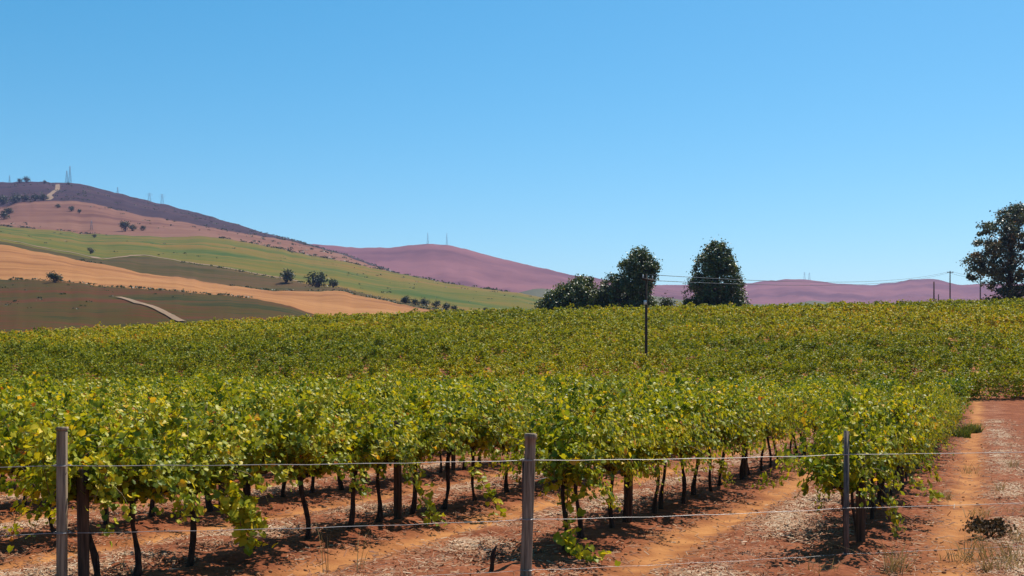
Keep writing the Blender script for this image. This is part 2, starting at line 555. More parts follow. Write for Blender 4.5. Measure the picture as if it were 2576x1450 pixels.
M_heath = patchy('dark_heath', [(.36, (0.026, 0.013, 0.019)), (.5, (0.042, 0.021, 0.025)), (.64, (0.065, 0.030, 0.030))], .012, (.7, 1.4, 1))
M_farhill = patchy('far_dry_hill', [(.40, (0.122, 0.047, 0.051)), (.49, (0.185, 0.072, 0.072)), (.59, (0.244, 0.097, 0.092))], .0045, (.6, 1.4, 1), stripe=(.0012, .008, .008))
M_path = patchy('pale_track', [(.3, (0.221, 0.144, 0.086)), (.7, (0.298, 0.202, 0.130))], .1)

for lo, hi in ((L_base, L_dark), (L_dark, L_tan), (L_tan, L_path), (L_path, L_green), (L_green, L_pink), (L_pink, L_crest)):
    SURF.append((lo, hi))
strip('hillside_field', L_base, L_dark, M_darkvine, 'dark rust and olive vineyard block low on the hillside', seed=1)
strip('hillside_field', L_dark, L_tan, M_stubble, 'tan wheat stubble field slanting across the hillside', seed=2)
strip('hillside_field', L_tan, L_path, M_fallow, 'brown olive wedge of field below the pale hill track', seed=3)
strip('hillside_field', L_path, L_green, M_greenvine, 'broad green and ochre vineyard slope in the middle of the hill', seed=4, n=20)
strip('hillside_field', L_green, L_pink, M_drypink, 'dry pink pasture under the dark ridge', seed=5, n=16)
strip('hill', L_pink, L_crest, M_heath, 'dark slate coloured heath on the long ridge', seed=6, n=16)
strip('hill', L_crest, L_back, M_heath, 'far side of the dark heath ridge')


def ribbon(name, pts, width, label, lift=.3):
    """A track laid on the hillside through survey points."""
    P = [on_hill(*p) for p in pts]
    Q = []
    for a, b in zip(P[:-1], P[1:]):
        for t in np.linspace(0, 1, 14, endpoint=False):
            Q.append(a * (1 - t) + b * t)
    Q.append(P[-1])
    Q = np.array(Q)
    Q[:, 0] += width * .35 * np.sin(np.linspace(0, 11, len(Q)))
    T = np.gradient(Q, axis=0); T[:, 2] = 0
    T /= np.linalg.norm(T, axis=1, keepdims=True)
    S = np.stack([T[:, 1], -T[:, 0], 0 * T[:, 0]], 1) * width / 2
    A, B = Q + S, Q - S
    A[:, 2] += lift; B[:, 2] += lift
    for E in (A, B):
        for e in E:
            e[2] = drop(e[0], e[1], e[2]) + lift
    k = len(Q)
    V = np.concatenate([A, B])
    i = np.arange(k - 1)
    link(name, mesh_np(name, V, np.stack([i, i + 1, i + k + 1, i + k], 1), M_path), kind='structure', label=label)


ribbon('path', [(297, 751), (350, 768), (410, 787), (465, 803)], 2.0, 'pale dirt track climbing through the dark vineyard block')
ribbon('path', [(2, 601), (117, 626), (170, 635), (230, 648), (255, 653)], 5, 'pale farm track along the top of the tan field')
ribbon('path', [(258, 652), (300, 648), (363, 643), (467, 660), (583, 678), (683, 697), (765, 711)], 5, 'pale farm track below the green vineyard slope')
ribbon('path', [(120, 504), (130, 490), (150, 464)], 7, 'pale firebreak running up the dark ridge')

COLS_LEFT = COLS
COLS = np.arange(560, 3100, 12.0)
L2_base = line([(560, 790), (3100, 800)], 2300)
L2_crest = line([(560, 640), (785, 613), (859, 621), (922, 624), (985, 623), (1035, 618), (1075, 614), (1125, 617), (1159, 623), (1259, 652), (1359, 673), (1432, 690), (1525, 703), (1600, 713), (1700, 730), (1900, 765), (3100, 850)], 3000)
L2_back = L2_crest + np.array([0, 500, -130])
L2_back[:, 2] = np.maximum(L2_back[:, 2], -11.5)
L3_base = line([(560, 800), (3100, 800)], 3000)
L3_crest = line([(560, 760), (1300, 745), (1480, 728), (1650, 717), (1867, 714), (1950, 706), (2000, 701), (2034, 703), (2100, 713), (2184, 719), (2250, 711), (2290, 704), (2334, 701), (2367, 706), (2407, 717), (2464, 715), (2576, 713), (2800, 700), (3100, 715)], 3800)
L3_back = L3_crest + np.array([0, 400, -90])
L3_back[:, 2] = np.maximum(L3_back[:, 2], -11.5)
L4_base = line([(560, 810), (3100, 812)], 1900)
L4_crest = line([(560, 830), (1230, 760), (1300, 737), (1350, 727), (1480, 735), (1650, 745), (1800, 765), (1960, 766), (2050, 757), (2150, 765), (2400, 785), (3100, 790)], 2100)
L4_back = L4_crest + np.array([0, 300, -60])
L4_back[:, 2] = np.maximum(L4_back[:, 2], -11.5)
strip('hill', L2_base, L2_crest, M_farhill, 'pink purple hill with two thin masts on its rounded top', n=18, rough_h=22, seed=12)
strip('hill', L2_crest, L2_back, M_farhill, 'far side of the rounded pink hill')
strip('hill', L3_base, L3_crest, M_farhill, 'low purple hills with two humps on the right horizon', n=18, rough_h=26, seed=15)
strip('hill', L3_crest, L3_back, M_farhill, 'far side of the low purple hills')
strip('hill', L4_base, L4_crest, patchy('green_grey_hill', [(.3, (0.084, 0.096, 0.048)), (.65, (0.140, 0.132, 0.068))], .006), 'green grey foothill in front of the purple hills', n=10)
strip('hill', L4_crest, L4_back, M_farhill, 'far side of the green grey foothill')
COLS_RIGHT = COLS
COLS = COLS_LEFT

# ------------------------------------------------------------------ leaves
LEAF_OUT = np.array([(0, 0), (.32, -.14), (.52, .12), (.44, .34), (.46, .58), (.22, .74), (0, .95), (-.22, .74), (-.46, .58), (-.44, .34), (-.52, .12), (-.32, -.14)], float)


def vine_leaf_template():
    o = LEAF_OUT
    z = .28 * np.abs(o[:, 0]) - .22 * np.clip(o[:, 1], 0, 2) ** 2
    v = np.concatenate([[[0, .32, -.04]], np.stack([o[:, 0], o[:, 1], z], 1)])
    k = len(o)
    f = np.array([(0, 1 + i, 1 + (i + 1) % k) for i in range(k)])
    v[:, 1] -= .32
    return v, f


def quad_leaf_template(w=.5):
    v = np.array([(0, -.5, 0), (w, 0, .16), (0, .5, -.12), (-w, 0, .16)], float)
    return v, np.array([(0, 1, 2), (0, 2, 3)])


def scatter_leaves(name, P, Nrm, size, tint, tmpl, mat, seed=0):
    """One mesh of leaves at points P, roughly facing Nrm."""
    r = np.random.default_rng(seed)
    n = len(P)
    Nrm = Nrm / (np.linalg.norm(Nrm, axis=1, keepdims=True) + 1e-9)
    up = r.normal(size=(n, 3)); up[:, 2] -= .8
    T = np.cross(Nrm, np.cross(up, Nrm))
    T /= np.linalg.norm(T, axis=1, keepdims=True) + 1e-9
    B = np.cross(T, Nrm)
    tv, tf = tmpl
    sz = np.asarray(size).reshape(-1, 1, 1)
    V = P[:, None, :] + sz * (tv[None, :, 0:1] * B[:, None] + tv[None, :, 1:2] * T[:, None] + tv[None, :, 2:3] * Nrm[:, None])
    Fc = (tf[None] + (np.arange(n) * len(tv))[:, None, None]).reshape(-1, 3)
    return mesh_np(name, V.reshape(-1, 3), Fc, mat, {'tint': ('FACE', np.repeat(tint, len(tf)))})


# ------------------------------------------------------------------ grapevine kinds
def make_vine_kind(seed):
    r = np.random.default_rng(100 + seed)
    g = Geo()
    lean = r.normal(0, .05, 2)
    zs = np.linspace(-.12, .74, 8)
    ph = r.uniform(0, 6.28)
    pts = np.stack([lean[0] * np.clip(zs, 0, 1) / .74 * 1.4 + .022 * np.sin(ph + zs * 7), lean[1] * np.clip(zs, 0, 1) / .74 + .018 * np.cos(ph * 1.7 + zs * 8), zs], 1)
    rad = np.interp(zs, [-.12, 0, .08, .45, .74], [.052, .046, .034, .027, .036]) * r.uniform(.66, .96) * (1 + .16 * r.normal(size=8))
    g.tube(pts, rad, 7)
    top = pts[-1]
    arms = []
    for sgn in (-1, 1):
        L = r.uniform(.36, .48)
        tt = np.linspace(0, 1, 5)
        a = top + np.stack([sgn * L * tt, .03 * np.sin(tt * 5 + ph), .07 * tt - .04 * tt * tt + .012 * r.normal(size=5)], 1)
        a[0] = top - np.array([0, 0, .03])
        g.tube(a, np.linspace(.026, .014, 5), 5)
        arms.append(a)
    gs = Geo()
    P, Nn, S, Tn = [], [], [], []
    nsh = r.integers(27, 32)
    ztop = r.uniform(1.38, 1.60)
    base_t = r.beta(1.3, 2.2)
    for i in range(nsh):
        sgn = 1 if i % 2 else -1
        t = r.uniform(0, 1)
        a = arms[0] if sgn < 0 else arms[1]
        p = np.array([np.interp(t, np.linspace(0, 1, 5), a[:, j]) for j in range(3)])
        side = r.choice([-1, 1])
        kind = r.uniform()
        d = np.array([r.normal(0, .35), side * abs(r.normal(.34, .28)), r.uniform(.55, 1.0)])
        d /= np.linalg.norm(d)
        n = int(r.integers(9, 16))
        droop = r.uniform(.03, .10)
        if kind < .17:
            droop, n = .17, n + 3
        elif kind > .82:
            droop, n = .015, n + 2
        path = [p.copy()]
        zmin = r.choice([.62, .55, .48, .30], p=[.4, .3, .22, .08])
        sh_t = np.clip(r.beta(1.6, 2.6) + r.normal(0, .06), 0, 1)
        for k in range(n):
            d = d + np.array([r.normal(0, .10), r.normal(0, .10) + side * .02, -droop * (1 + k * .10)])
            d /= np.linalg.norm(d)
            p = p + d * .072
            if p[2] < zmin:
                break
            if p[2] > ztop:
                d[2] = -abs(d[2])
            path.append(p.copy())
            for q in range(int(r.choice([1, 3, 8, 14], p=[.46, .18, .12, .24]))):
                off = r.normal(0, .044, 3)
                c = p + off
                out = np.array([off[0] * 1.5, c[1] * 1.6 + off[1] * 2, .0])
                nn = np.array([0, 0, .75]) + out * 1.3 + r.normal(0, .55, 3)
                P.append(c); Nn.append(nn)
                tip = k / n
                S.append(r.uniform(.040, .080) * (1.05 - .45 * tip ** 2))
                Tn.append(np.clip(.30 + .40 * (sh_t - .35) + .20 * r.normal() + (.10 if tip > .7 else 0) + (.42 if r.uniform() < .035 else 0), 0, 1))
        if len(path) > 3:
            pp = np.array(path)
            gs.tube(pp, np.linspace(.006, .0025, len(pp)), 3, cap=False)
    crown = scatter_leaves('crown', np.array(P), np.array(Nn), np.array(S), np.array(Tn), vine_leaf_template(), M_vine_leaf, seed)
    return g.mesh('trunk', M_trunk, smooth=True), crown, gs.mesh('shoots', M_shoot)


KINDS = [make_vine_kind(i) for i in range(14)]

# ------------------------------------------------------------------ the near vineyard block
def row_point(k, Y):
    """Point of row k (0 beside the track, counted to the left) at distance Y."""
    X = 3.3 - 2.85 * k + (Y - 10.91) * math.tan(TH)
    return X, Y


def row_start(k):
    # the near ends follow the wire fence
    return {0: 10.75, 1: 10.55, 2: 8.7}.get(k, None)


ORD = 'first second third fourth fifth sixth seventh eighth ninth tenth eleventh twelfth thirteenth fourteenth fifteenth sixteenth seventeenth eighteenth nineteenth twentieth twenty-first twenty-second twenty-third twenty-fourth twenty-fifth twenty-sixth'.split()
cands = []
for k in range(0, 16):
    st = row_start(k)
    y0 = st + .35 if st else (47.0 if k < 0 else 8.0 - .0 * k)
    y_end = 50.0 + .10 * (-2.85 * k)
    if k == 2:
        ysv = [8.9, 9.32, 9.97, 10.8, 11.55, 12.4, 12.95, 13.9, 14.7, 15.6]
    elif k == 1:
        ysv = [10.95, 11.62, 12.45, 12.95, 14.0, 14.6, 15.2, 16.1]
    else:
        ysv = []
    y = (ysv[-1] if ysv else y0 - .8)
    while y < y_end:
        y += rng.uniform(.70, .86)
        ysv.append(y)
    for i, y in enumerate(ysv):
        x, _ = row_point(k, y)
        px = CX + x / y * F
        if i > 9 and y < 34 and rng.uniform() < .07:
            continue
        if -160 < px < 2576 + 190 and y > 5:
            cands.append((k, i, x, y, px))
# those that show largest become individual plants
cands.sort(key=lambda c: c[3])
# long rows behind others are hidden low down: the nearest 300 count
single, rest = cands[:300], cands[300:]
vine_n = 0
far_P, far_N, far_S, far_T = [], [], [], []
YAW = math.pi / 2 - TH
for (k, i, x, y, px) in single:
    j = int(rng.integers(0, len(KINDS)))
    row = 'the %s vine row left of the track' % ORD[k]
    if k in (0, 1, 2) and i < 26:
        lab = '%s grapevine from the near end of %s' % (ORD[i], row)
        if k == 1 and i == 0:
            lab = 'first grapevine of the second vine row, hanging low by the round fence post'
        if k == 2 and i == 0:
            lab = 'first grapevine of the third row, clothing the dark post behind the square fence post'
    elif k in (0, 1, 2):
        lab = 'grapevine farther back along %s' % row
    else:
        lab = 'leafy grapevine in %s' % row
    if not (k in (0, 1, 2) and i < 26) and k >= 0:
        place = 'at the left edge' if px < 300 else 'below the dark hill field' if px < 600 else 'below the round hillside tree' if px < 900 else \
            'below the masted pink hill' if px < 1250 else 'below the broad crest tree' if px < 1500 else 'below the utility pole' if px < 1700 else \
            'below the cone shaped tree' if px < 1950 else 'below the low purple hills' if px < 2300 else 'near the right edge'
        lab = 'grapevine in %s, %s' % (row, place)
    rot = YAW + (math.pi if rng.uniform() < .5 else 0) + rng.normal(0, .10)
    s = rng.uniform(.86, 1.12 if y > 13 else .98)
    z = float(ground_z(x, y)) + (.03 if k else -.09)
    jx, jy = rng.normal(0, .035, 2)
    jx -= 0 if k else .12
    v = thing('grapevine', lab, 'grapevine', (x + jx, y + jy, z), rot, 'grapevines of the near block')
    v.scale = (s, s * rng.uniform(.9, 1.15) * (1 if k else .78), s * rng.uniform(.94, 1.06))
    tr, cr, sh = KINDS[j]
    link('trunk', tr, v); link('crown', cr, v)
    if y < 24:
        link('shoots', sh, v, kind='stuff')

# the rest of the near block, seen only as a sea of leaves
far = []
for (k, i, x, y, px) in rest:
    vg = rng.uniform(.78, 1.12); n = 460
    tc_ = np.stack([rng.uniform(-.5, .5, 16), rng.normal(0, .27, 16), .5 + 1.15 * vg * rng.beta(2.0, 1.3, 16)], 1)
    tq = tc_[rng.integers(0, 16, n)] + rng.normal(0, .10, (n, 3))
    a, w, h = tq[:, 0], tq[:, 1], np.maximum(tq[:, 2], .35)
    P = np.stack([x + a * RD[0] + w * RP[0], y + a * RD[1] + w * RP[1], ground_z(x, y) + h], 1)
    far.append((P, w, np.full(n, .115)))

# ------------------------------------------------------------------ the rising block behind the headland, up to the crest
B2 = math.radians(-56)      # its rows run across the slope
D2 = np.array([math.sin(-B2), -math.cos(B2) * -1.0])
D2 = np.array([math.sin(B2), math.cos(B2)])
Q2 = np.array([D2[1], -D2[0]])
s2 = np.arange(-260, 260, 2.6)
t2 = np.arange(-260, 260, .95)
SS, TT = np.meshgrid(s2, t2)
TT = TT + rng.uniform(-.2, .2, TT.shape)
VX = SS * Q2[0] + TT * D2[0]
VY = SS * Q2[1] + TT * D2[1]
front = 57.0 + .08 * VX
ok = (VY > front) & (VY < 182 + .06 * VX) & (np.abs(VX) < .50 * VY + 12) & (rng.uniform(size=VX.shape) > .10)
VX, VY = VX[ok], VY[ok]
vig = .78 + .42 * fbm(VX * .09, VY * .09, 41) + rng.normal(0, .17, len(VX))
for cls, (ya, yb) in enumerate(((50, 75), (75, 100), (100, 130), (130, 220))):
    m = (VY >= ya) & (VY < yb)
    x, y, g = VX[m], VY[m], vig[m]
    n, sz = ((290, .135), (170, .175), (105, .22), (72, .28))[cls]
    nt_ = 9
    ta = rng.uniform(-.5, .5, (len(x), nt_)); tw = rng.normal(0, .26, (len(x), nt_)); th_ = .22 + 1.36 * rng.beta(1.7, 1.15, (len(x), nt_)) * g[:, None]
    pick = rng.integers(0, nt_, (len(x), n))
    a = np.take_along_axis(ta, pick, 1) + rng.normal(0, .13, (len(x), n))
    w = np.take_along_axis(tw, pick, 1) + rng.normal(0, .13, (len(x), n))
    h = np.maximum(np.take_along_axis(th_, pick, 1) + rng.normal(0, .11, (len(x), n)), .06)
    X = x[:, None] + a * D2[0] + w * Q2[0]; Y = y[:, None] + a * D2[1] + w * Q2[1]
    P = np.stack([X, Y, ground_z(X, Y) + h], -1).reshape(-1, 3)
    far.append((P, w.ravel(), np.full(len(P), sz)))

fx_ = np.arange(-34, 44, .75)
for x in fx_:
    y = 57.0 + .08 * x + rng.normal(0, .25); n = 330
    X = x + rng.normal(0, .42, n); Y = y + rng.normal(0, .30, n)
    far.append((np.stack([X, Y, ground_z(X, Y) + .04 + (1.45 * rng.uniform(.85, 1.1)) * rng.beta(1.25, 1.2, n)], 1), None, np.full(n, .135)))
P = np.concatenate([f[0] for f in far]); S = np.concatenate([f[2] for f in far])
Nn = rng.normal(0, .55, P.shape); Nn[:, 2] += .8
tnt = .33 + .22 * rng.normal(size=len(P)) + .9 * (fbm(P[:, 0] * .05, P[:, 1] * .05, 51) - .5) + .35 * (fbm(P[:, 0] * .4, P[:, 1] * .4, 57) - .5)
tnt += .48 * np.clip((-P[:, 0] - 12) / 40, 0, 1) * np.clip((P[:, 1] - 122) / 35, 0, 1)       # weeds turning yellow at the left end
n_rest = sum(len(f[0]) for f in far[:len(rest)])
tm = quad_leaf_template(.46)
S = S * rng.uniform(.7, 1.25, len(S))
link('vine_foliage', scatter_leaves('vine_foliage', P[:n_rest], Nn[:n_rest], S[:n_rest], np.clip(tnt[:n_rest] + .04, 0, 1), tm, M_vine_leaf, 5), kind='stuff',
     label='mass of vine leaves at the back of the near vineyard block', category='vines')
link('vine_foliage', scatter_leaves('vine_foliage', P[n_rest:], Nn[n_rest:], S[n_rest:], np.clip(tnt[n_rest:], 0, 1), tm, M_far_leaf, 6), kind='stuff',
     label='olive green sea of vines rising to the crest', category='vines')

# ------------------------------------------------------------------ trellis of each near row: posts and a wire
def trellis(k, posts, label):
    t = thing('vine_trellis', label, 'trellis', (*row_point(k, posts[0][0]), 0))
    o = np.array(t.location)
    for (y, r0, h, lean) in posts:
        x, _ = row_point(k, y)
        z = float(ground_z(x, y))
        g = Geo()
        zz = np.linspace(-.3, h, 6)
        g.tube(np.stack([x + lean * zz - o[0], y - .03 * zz - o[1], z + zz - o[2]], 1), r0 * (1 + .05 * rng.normal(size=6)), 9)
        link('post', g.mesh('post', M_post_dark, True), t)
    for hz in (.76,):
        g = Geo()
        yy = np.linspace(posts[0][0], 49, 30)
        X = np.array([row_point(k, q)[0] for q in yy])
        g.tube(np.stack([X - o[0], yy - o[1], ground_z(X, yy) + hz - o[2]], 1), .0022, 4)
        link('wire', g.mesh('wire', M_wire), t)


trellis(0, [(11.30, .050, .95, 0.0), (17.0, .042, 1.25, 0.0), (24, .042, 1.25, 0), (31, .042, 1.25, 0)], 'dark timber trellis of the vine row beside the dirt track')
trellis(1, [(10.12, .036, .95, 0.0), (13.05, .050, 1.25, .0), (19.5, .042, 1.25, 0), (26, .042, 1.25, 0)], 'dark timber trellis of the row behind the round fence post')
trellis(2, [(8.75, .044, .98, 0.0), (13.45, .05, 1.2, 0), (20, .042, 1.2, 0), (27, .042, 1.2, 0)], 'dark timber trellis of the row behind the square fence post')
trellis(3, [(14.6, .042, 1.2, 0), (21, .042, 1.2, 0)], 'dark timber trellis of the leftmost visible vine row')

# ------------------------------------------------------------------ the wire fence in front
def fence_y(X):
    return 9.42 + .335 * X


fence = thing('wire_fence', 'farm fence of three thin wires on three uneven posts before the vines', 'fence', (.12, fence_y(.12), 0))
fo = np.array(fence.location)
FANG = math.atan(.335)
fx = [-3.29, .125, 3.07]
# square sawn post with a lighter edge strip
g = Geo()
x0, y0 = fx[0], fence_y(fx[0])
g.box((x0 - fo[0], y0 - fo[1], .47), (.066, .075, 1.64), FANG * .5)
p = link('fence_post', g.mesh('fence_post', M_post_grey), fence, label='square sawn grey timber fence post')
bm_ = p.modifiers.new('soft_edges', 'BEVEL'); bm_.width = .006; bm_.segments = 2
g = Geo()
g.box((x0 - fo[0] + .0005, y0 - fo[1], 1.303), (.074, .082, .026), FANG * .5)
link('cap', g.mesh('cap', M_post_grey), p)
# round timber post
g = Geo()
x1, y1 = fx[1], fence_y(fx[1])
zz = np.array([-.35, 0, .3, .6, .9, 1.1, 1.17, 1.175, 1.215, 1.22])
rr = np.array([.050, .049, .048, .047, .046, .045, .045, .052, .052, .044])
g.tube(np.stack([x1 - fo[0] - .012 + .035 * zz, y1 - fo[1] + 0 * zz, zz], 1), rr, 12)
link('fence_post', g.mesh('fence_post', M_post_brown, True), fence, label='round brown timber fence post with a flared top')
# steel dropper post: a thin Y section
g = Geo()
x2, y2 = fx[2], fence_y(fx[2])
for a in (0.2, 2.3, 4.4):
    g.box((x2 - fo[0] + .013 * math.cos(a), y2 - fo[1] + .011 * math.sin(a), .45), (.028, .007, 1.50 + .004 * a), a)
link('fence_post', g.mesh('fence_post', M_steel), fence, label='thin rusted steel fence standard')
for q, (h, sag) in enumerate(((1.0, .012), (.51, .015), (.09, .01))):
    g = Geo()
    stops = [-9.6, fx[0], fx[1], fx[2], 8.2]
    pts = []
    for a, b in zip(stops[:-1], stops[1:]):
        for t in np.linspace(0, 1, 14, endpoint=False):
            X = a + (b - a) * t
            hh = h + np.interp(X, [-9, -3.2, .1, 3, 8], [.06, .035, 0, -.012, -.025])
            pts.append((X - fo[0], fence_y(X) - .052 - fo[1], hh - sag * 4 * t * (1 - t) + .003 * math.sin(X * 9)))
    g.tube(pts, (.0028, .0023, .0015)[q], 5)
    w = link('wire', g.mesh('wire', M_wire, True), fence)
    for X in fx:          # wire ties round each post
        gt = Geo()
        hh = h + np.interp(X, [-9, -3.2, .1, 3, 8], [.06, .035, 0, -.012, -.025])
        an = np.linspace(0, 2 * np.pi, 13)
        r_ = {fx[0]: .062, fx[1]: .060, fx[2]: .030}[X]
        gt.tube(np.stack([X - fo[0] + r_ * np.cos(an), fence_y(X) - fo[1] + r_ * np.sin(an), hh + .004 * np.sin(an)], 1), .0028, 4, cap=False)
        link('tie', gt.mesh('tie', M_wire), w)

# ------------------------------------------------------------------ things on the ground nearby
def at_ground(px, py):
    d = F * EYE / (py - HOR)
    x = (px - CX) / F * d
    return x, d, float(ground_z(x, d))


# bent dead vine stump before the fence
x, y, z = at_ground(1232, 1448)
t = thing('vine_stump', 'short bent dead vine stump standing alone left of the round fence post', 'stump', (x, y, z))
g = Geo()
zz = np.linspace(-.08, .25, 8)
g.tube(np.stack([.055 * np.clip(zz / .25, 0, 1) ** 1.3 + .010 * np.sin(zz * 26), .012 * np.cos(zz * 20), zz], 1), np.array([.026, .024, .020, .021, .017, .021, .018, .008]), 7)
link('stem', g.mesh('stem', M_trunk, True), t)
g = Geo()
g.tube([(.03, 0, .13), (.05, .01, .17), (.09, .012, .19)], [.010, .008, .004], 5)
link('spur', g.mesh('spur', M_trunk, True), t)


def bush(name, label, cat, loc, r, h, n, leaf, mat, seed, group=None, twigs=9, bark=None, tint0=.4):
    """Low rounded bush: twigs fanning from the ground and leaves in uneven clumps."""
    q = np.random.default_rng(seed)
    t = thing(name, label, cat, loc, 0, group)
    g = Geo()
    cl = []
    for i in range(twigs):
        a = q.uniform(0, 6.28); e = q.uniform(.25, 1.0)
        end = np.array([math.cos(a) * r * (1.05 - .5 * e) * q.uniform(.5, 1), math.sin(a) * r * (1.05 - .5 * e) * q.uniform(.5, 1), h * (.25 + .65 * e)])
        mid = end * .5 + np.array([0, 0, h * .08])
        g.tube([(0, 0, -h * .08), mid, end], [h * .035, h * .02, h * .008], 4)
        cl.append(end)
    link('trunk', g.mesh('trunk', bark or M_tree_bark, True), t)
    cl = np.array(cl)
    ci = q.integers(0, len(cl), n)
    P = cl[ci] + q.normal(0, 1, (n, 3)) * np.array([r * .26, r * .26, h * .15])
    P[:, 2] = np.abs(P[:, 2])
    Nn = q.normal(0, .6, (n, 3)) + np.array([0, 0, .6]) + P * np.array([.6, .6, 0]) / max(r, .01)
    tn = np.clip(tint0 + .18 * q.normal(size=n) + .25 * (ci % 3 - 1) * .5, 0, 1)
    link('crown', scatter_leaves('crown', P, Nn, leaf * q.uniform(.6, 1.3, n), tn, quad_leaf_template(.42), mat, seed), t)
    return t


x, y, z = at_ground(2490, 1352)
M_deadbush = leaf_material('dead_bush', [(0, (.055, .034, .02)), (.6, (.14, .085, .045)), (1, (.24, .16, .09))], trans=.1, rough=.8, spec=.1)
bush('dead_bush', 'low dark dead bush lying beside the dirt track', 'bush', (x, y, z), .24, .17, 520, .045, M_deadbush, 5, twigs=16, bark=M_trunk, tint0=.35)


def blades(name, label, cat, loc, n, h, r, mat, seed, group=None, lean=.5, wid=.006, tint0=.5):
    q = np.random.default_rng(seed)
    V, T, tn = [], [], []
    for i in range(n):
        a = q.uniform(0, 6.28); rr = r * math.sqrt(q.uniform())
        b = np.array([math.cos(a) * rr, math.sin(a) * rr, -.02])
        hh = h * q.uniform(.5, 1.15)
        d = np.array([q.normal(0, lean), q.normal(0, lean), 1.0])
        c = b + d * hh * .55; e = c + (d + np.array([d[0] * .8, d[1] * .8, -.25])) * hh * .45
        a2 = q.uniform(0, 3.14); w = np.array([math.cos(a2), math.sin(a2), 0]) * wid * q.uniform(.7, 1.3)
        k = len(V)
        V += [b - w, b + w, c - w * .8, c + w * .8, e]
        T += [(k, k + 1, k + 3), (k, k + 3, k + 2), (k + 2, k + 3, k + 4)]
        tn += [np.clip(tint0 + .22 * q.normal(), 0, 1)] * 3
    me = mesh_np(name, V, T, mat, {'tint': ('FACE', tn)})
    return link(name, me, loc=tuple(float(c) for c in loc), label=label, category=cat, group=group)


tuft_spots = [(2545, 1420), (2575, 1370), (2500, 1440), (2440, 1190), (2550, 1180), (2250, 1440), (2405, 1405), (2470, 1300), (2330, 1165), (2560, 1290), (2425, 1095), (2380, 1255), (2520, 1240), (2568, 1440), (2455, 1405)]
dry = []
for i, (px, py) in enumerate(tuft_spots):
    x, y, z = at_ground(px, py)
    o = blades('dry_grass', '', '', (x, y, z), int(rng.integers(26, 60)), rng.uniform(.14, .34), rng.uniform(.08, .2), M_drygrass, 300 + i, None, .45, .0035)
    me = o.data
    co = np.empty(len(me.vertices) * 3, np.float32); me.vertices.foreach_get('co', co)
    dry.append(co.reshape(-1, 3) + np.array([x, y, z])); bpy.data.objects.remove(o)
V = np.concatenate(dry)
nb = len(V) // 5
Fc = (np.array([(0, 1, 3), (0, 3, 2), (2, 3, 4)])[None] + (np.arange(nb) * 5)[:, None, None]).reshape(-1, 3)
link('dry_grass', mesh_np('dry_grass', V, Fc, M_drygrass, {'tint': ('FACE', np.repeat(np.clip(.5 + .2 * rng.normal(size=nb), 0, 1), 3))}), kind='stuff',
     label='sparse straw coloured grass along the dirt track', category='grass')
for i, (px, py, lab) in enumerate(((820, 1440, 'two thin dry weed stalks near the bottom of the second alley'), (905, 1446, 'lone thin dry weed stalk right of the two stalks'), (305, 1440, 'thin dry weed stalk beside the square fence post'), (2065, 1447, 'matted dry weeds at the foot of the steel fence post'))):
    x, y, z = at_ground(px, py)
    n = 30 if i == 3 else 5
    blades('dry_weed', lab, 'weed', (x, y, z), n, .2 if i == 3 else .55, .16 if i == 3 else .03, M_drygrass, 340 + i, None, .7 if i == 3 else .22, .0035, .25)
for i, (px, py, lab) in enumerate(((2442, 1088, 'green grass tuft at the end of the row beside the track'), (2412, 1100, 'smaller green grass tuft just before the row end'))):
    x, y, z = at_ground(px, py)
    blades('green_grass_tuft', lab, 'grass tuft', (x, y, z), 300, .38, .36, M_greengrass, 360 + i, None, .35, .012, .55)


# trailing shoots that hang out of the rows onto the ground
def trailing(label, pts, seed, n=60):
    q = np.random.default_rng(seed)
    pts = np.array(pts, float)
    o = pts[-1].copy(); o[2] = ground_z(o[0], o[1])
    t = thing('trailing_vine_shoot', label, 'vine shoot', o)
    u = np.linspace(0, 1, len(pts))
    uu = np.linspace(0, 1, 16)
    C = np.stack([np.interp(uu, u, pts[:, j]) for j in range(3)], 1) - o
    C[1:-1] += q.normal(0, .012, (14, 3))
    g = Geo(); g.tube(C, np.linspace(.006, .003, 16), 4)
    link('stem', g.mesh('stem', M_shoot, True), t)
    a = q.uniform(0, 1, n)
    P = np.stack([np.interp(a, uu, C[:, j]) for j in range(3)], 1) + q.normal(0, .055, (n, 3))
    P[:, 2] = np.maximum(P[:, 2], .03)
    Nn = q.normal(0, .5, (n, 3)) + np.array([.1, -.3, .7])
    link('crown', scatter_leaves('crown', P, Nn, q.uniform(.05, .09, n), np.clip(.42 + .15 * q.normal(size=n), 0, 1), vine_leaf_template(), M_vine_leaf, seed), t)


def gp(px, py, h=0.0, d=None):
    """Ground point (or a point h above it) at a distance read from the ground position."""
    x, y, z = at_ground(px, py)
    return (x, y, z + h)


trailing('bright shoot hanging to the soil left of the round fence post', [gp(1195, 1300, .62), gp(1225, 1305, .36), gp(1262, 1300, .05)], 401, 55)
trailing('leafy shoot creeping over the soil right of the round fence post', [gp(1425, 1385, .75), gp(1430, 1392, .30), gp(1445, 1405, .05), gp(1530, 1425, .05)], 402, 90)
trailing('pale shoot reaching out over the dirt track', [gp(2285, 1255, .32), gp(2330, 1262, .18), gp(2378, 1272, .05)], 403, 40)
trailing('short leafy shoot dangling in the first row near its middle', [gp(1055, 1318, .45), gp(1065, 1322, .28), gp(1110, 1328, .04)], 404, 45)
trailing('dense shoot drooping between the third and fourth trunks of the nearest row', [gp(565, 1440, .72), gp(600, 1440, .42), gp(640, 1420, .2)], 405, 130)
trailing('broad yellow green shoot drooping beside the third trunk of the nearest row', [gp(580, 1425, .70), gp(615, 1428, .5), gp(655, 1415, .33)], 406, 110)

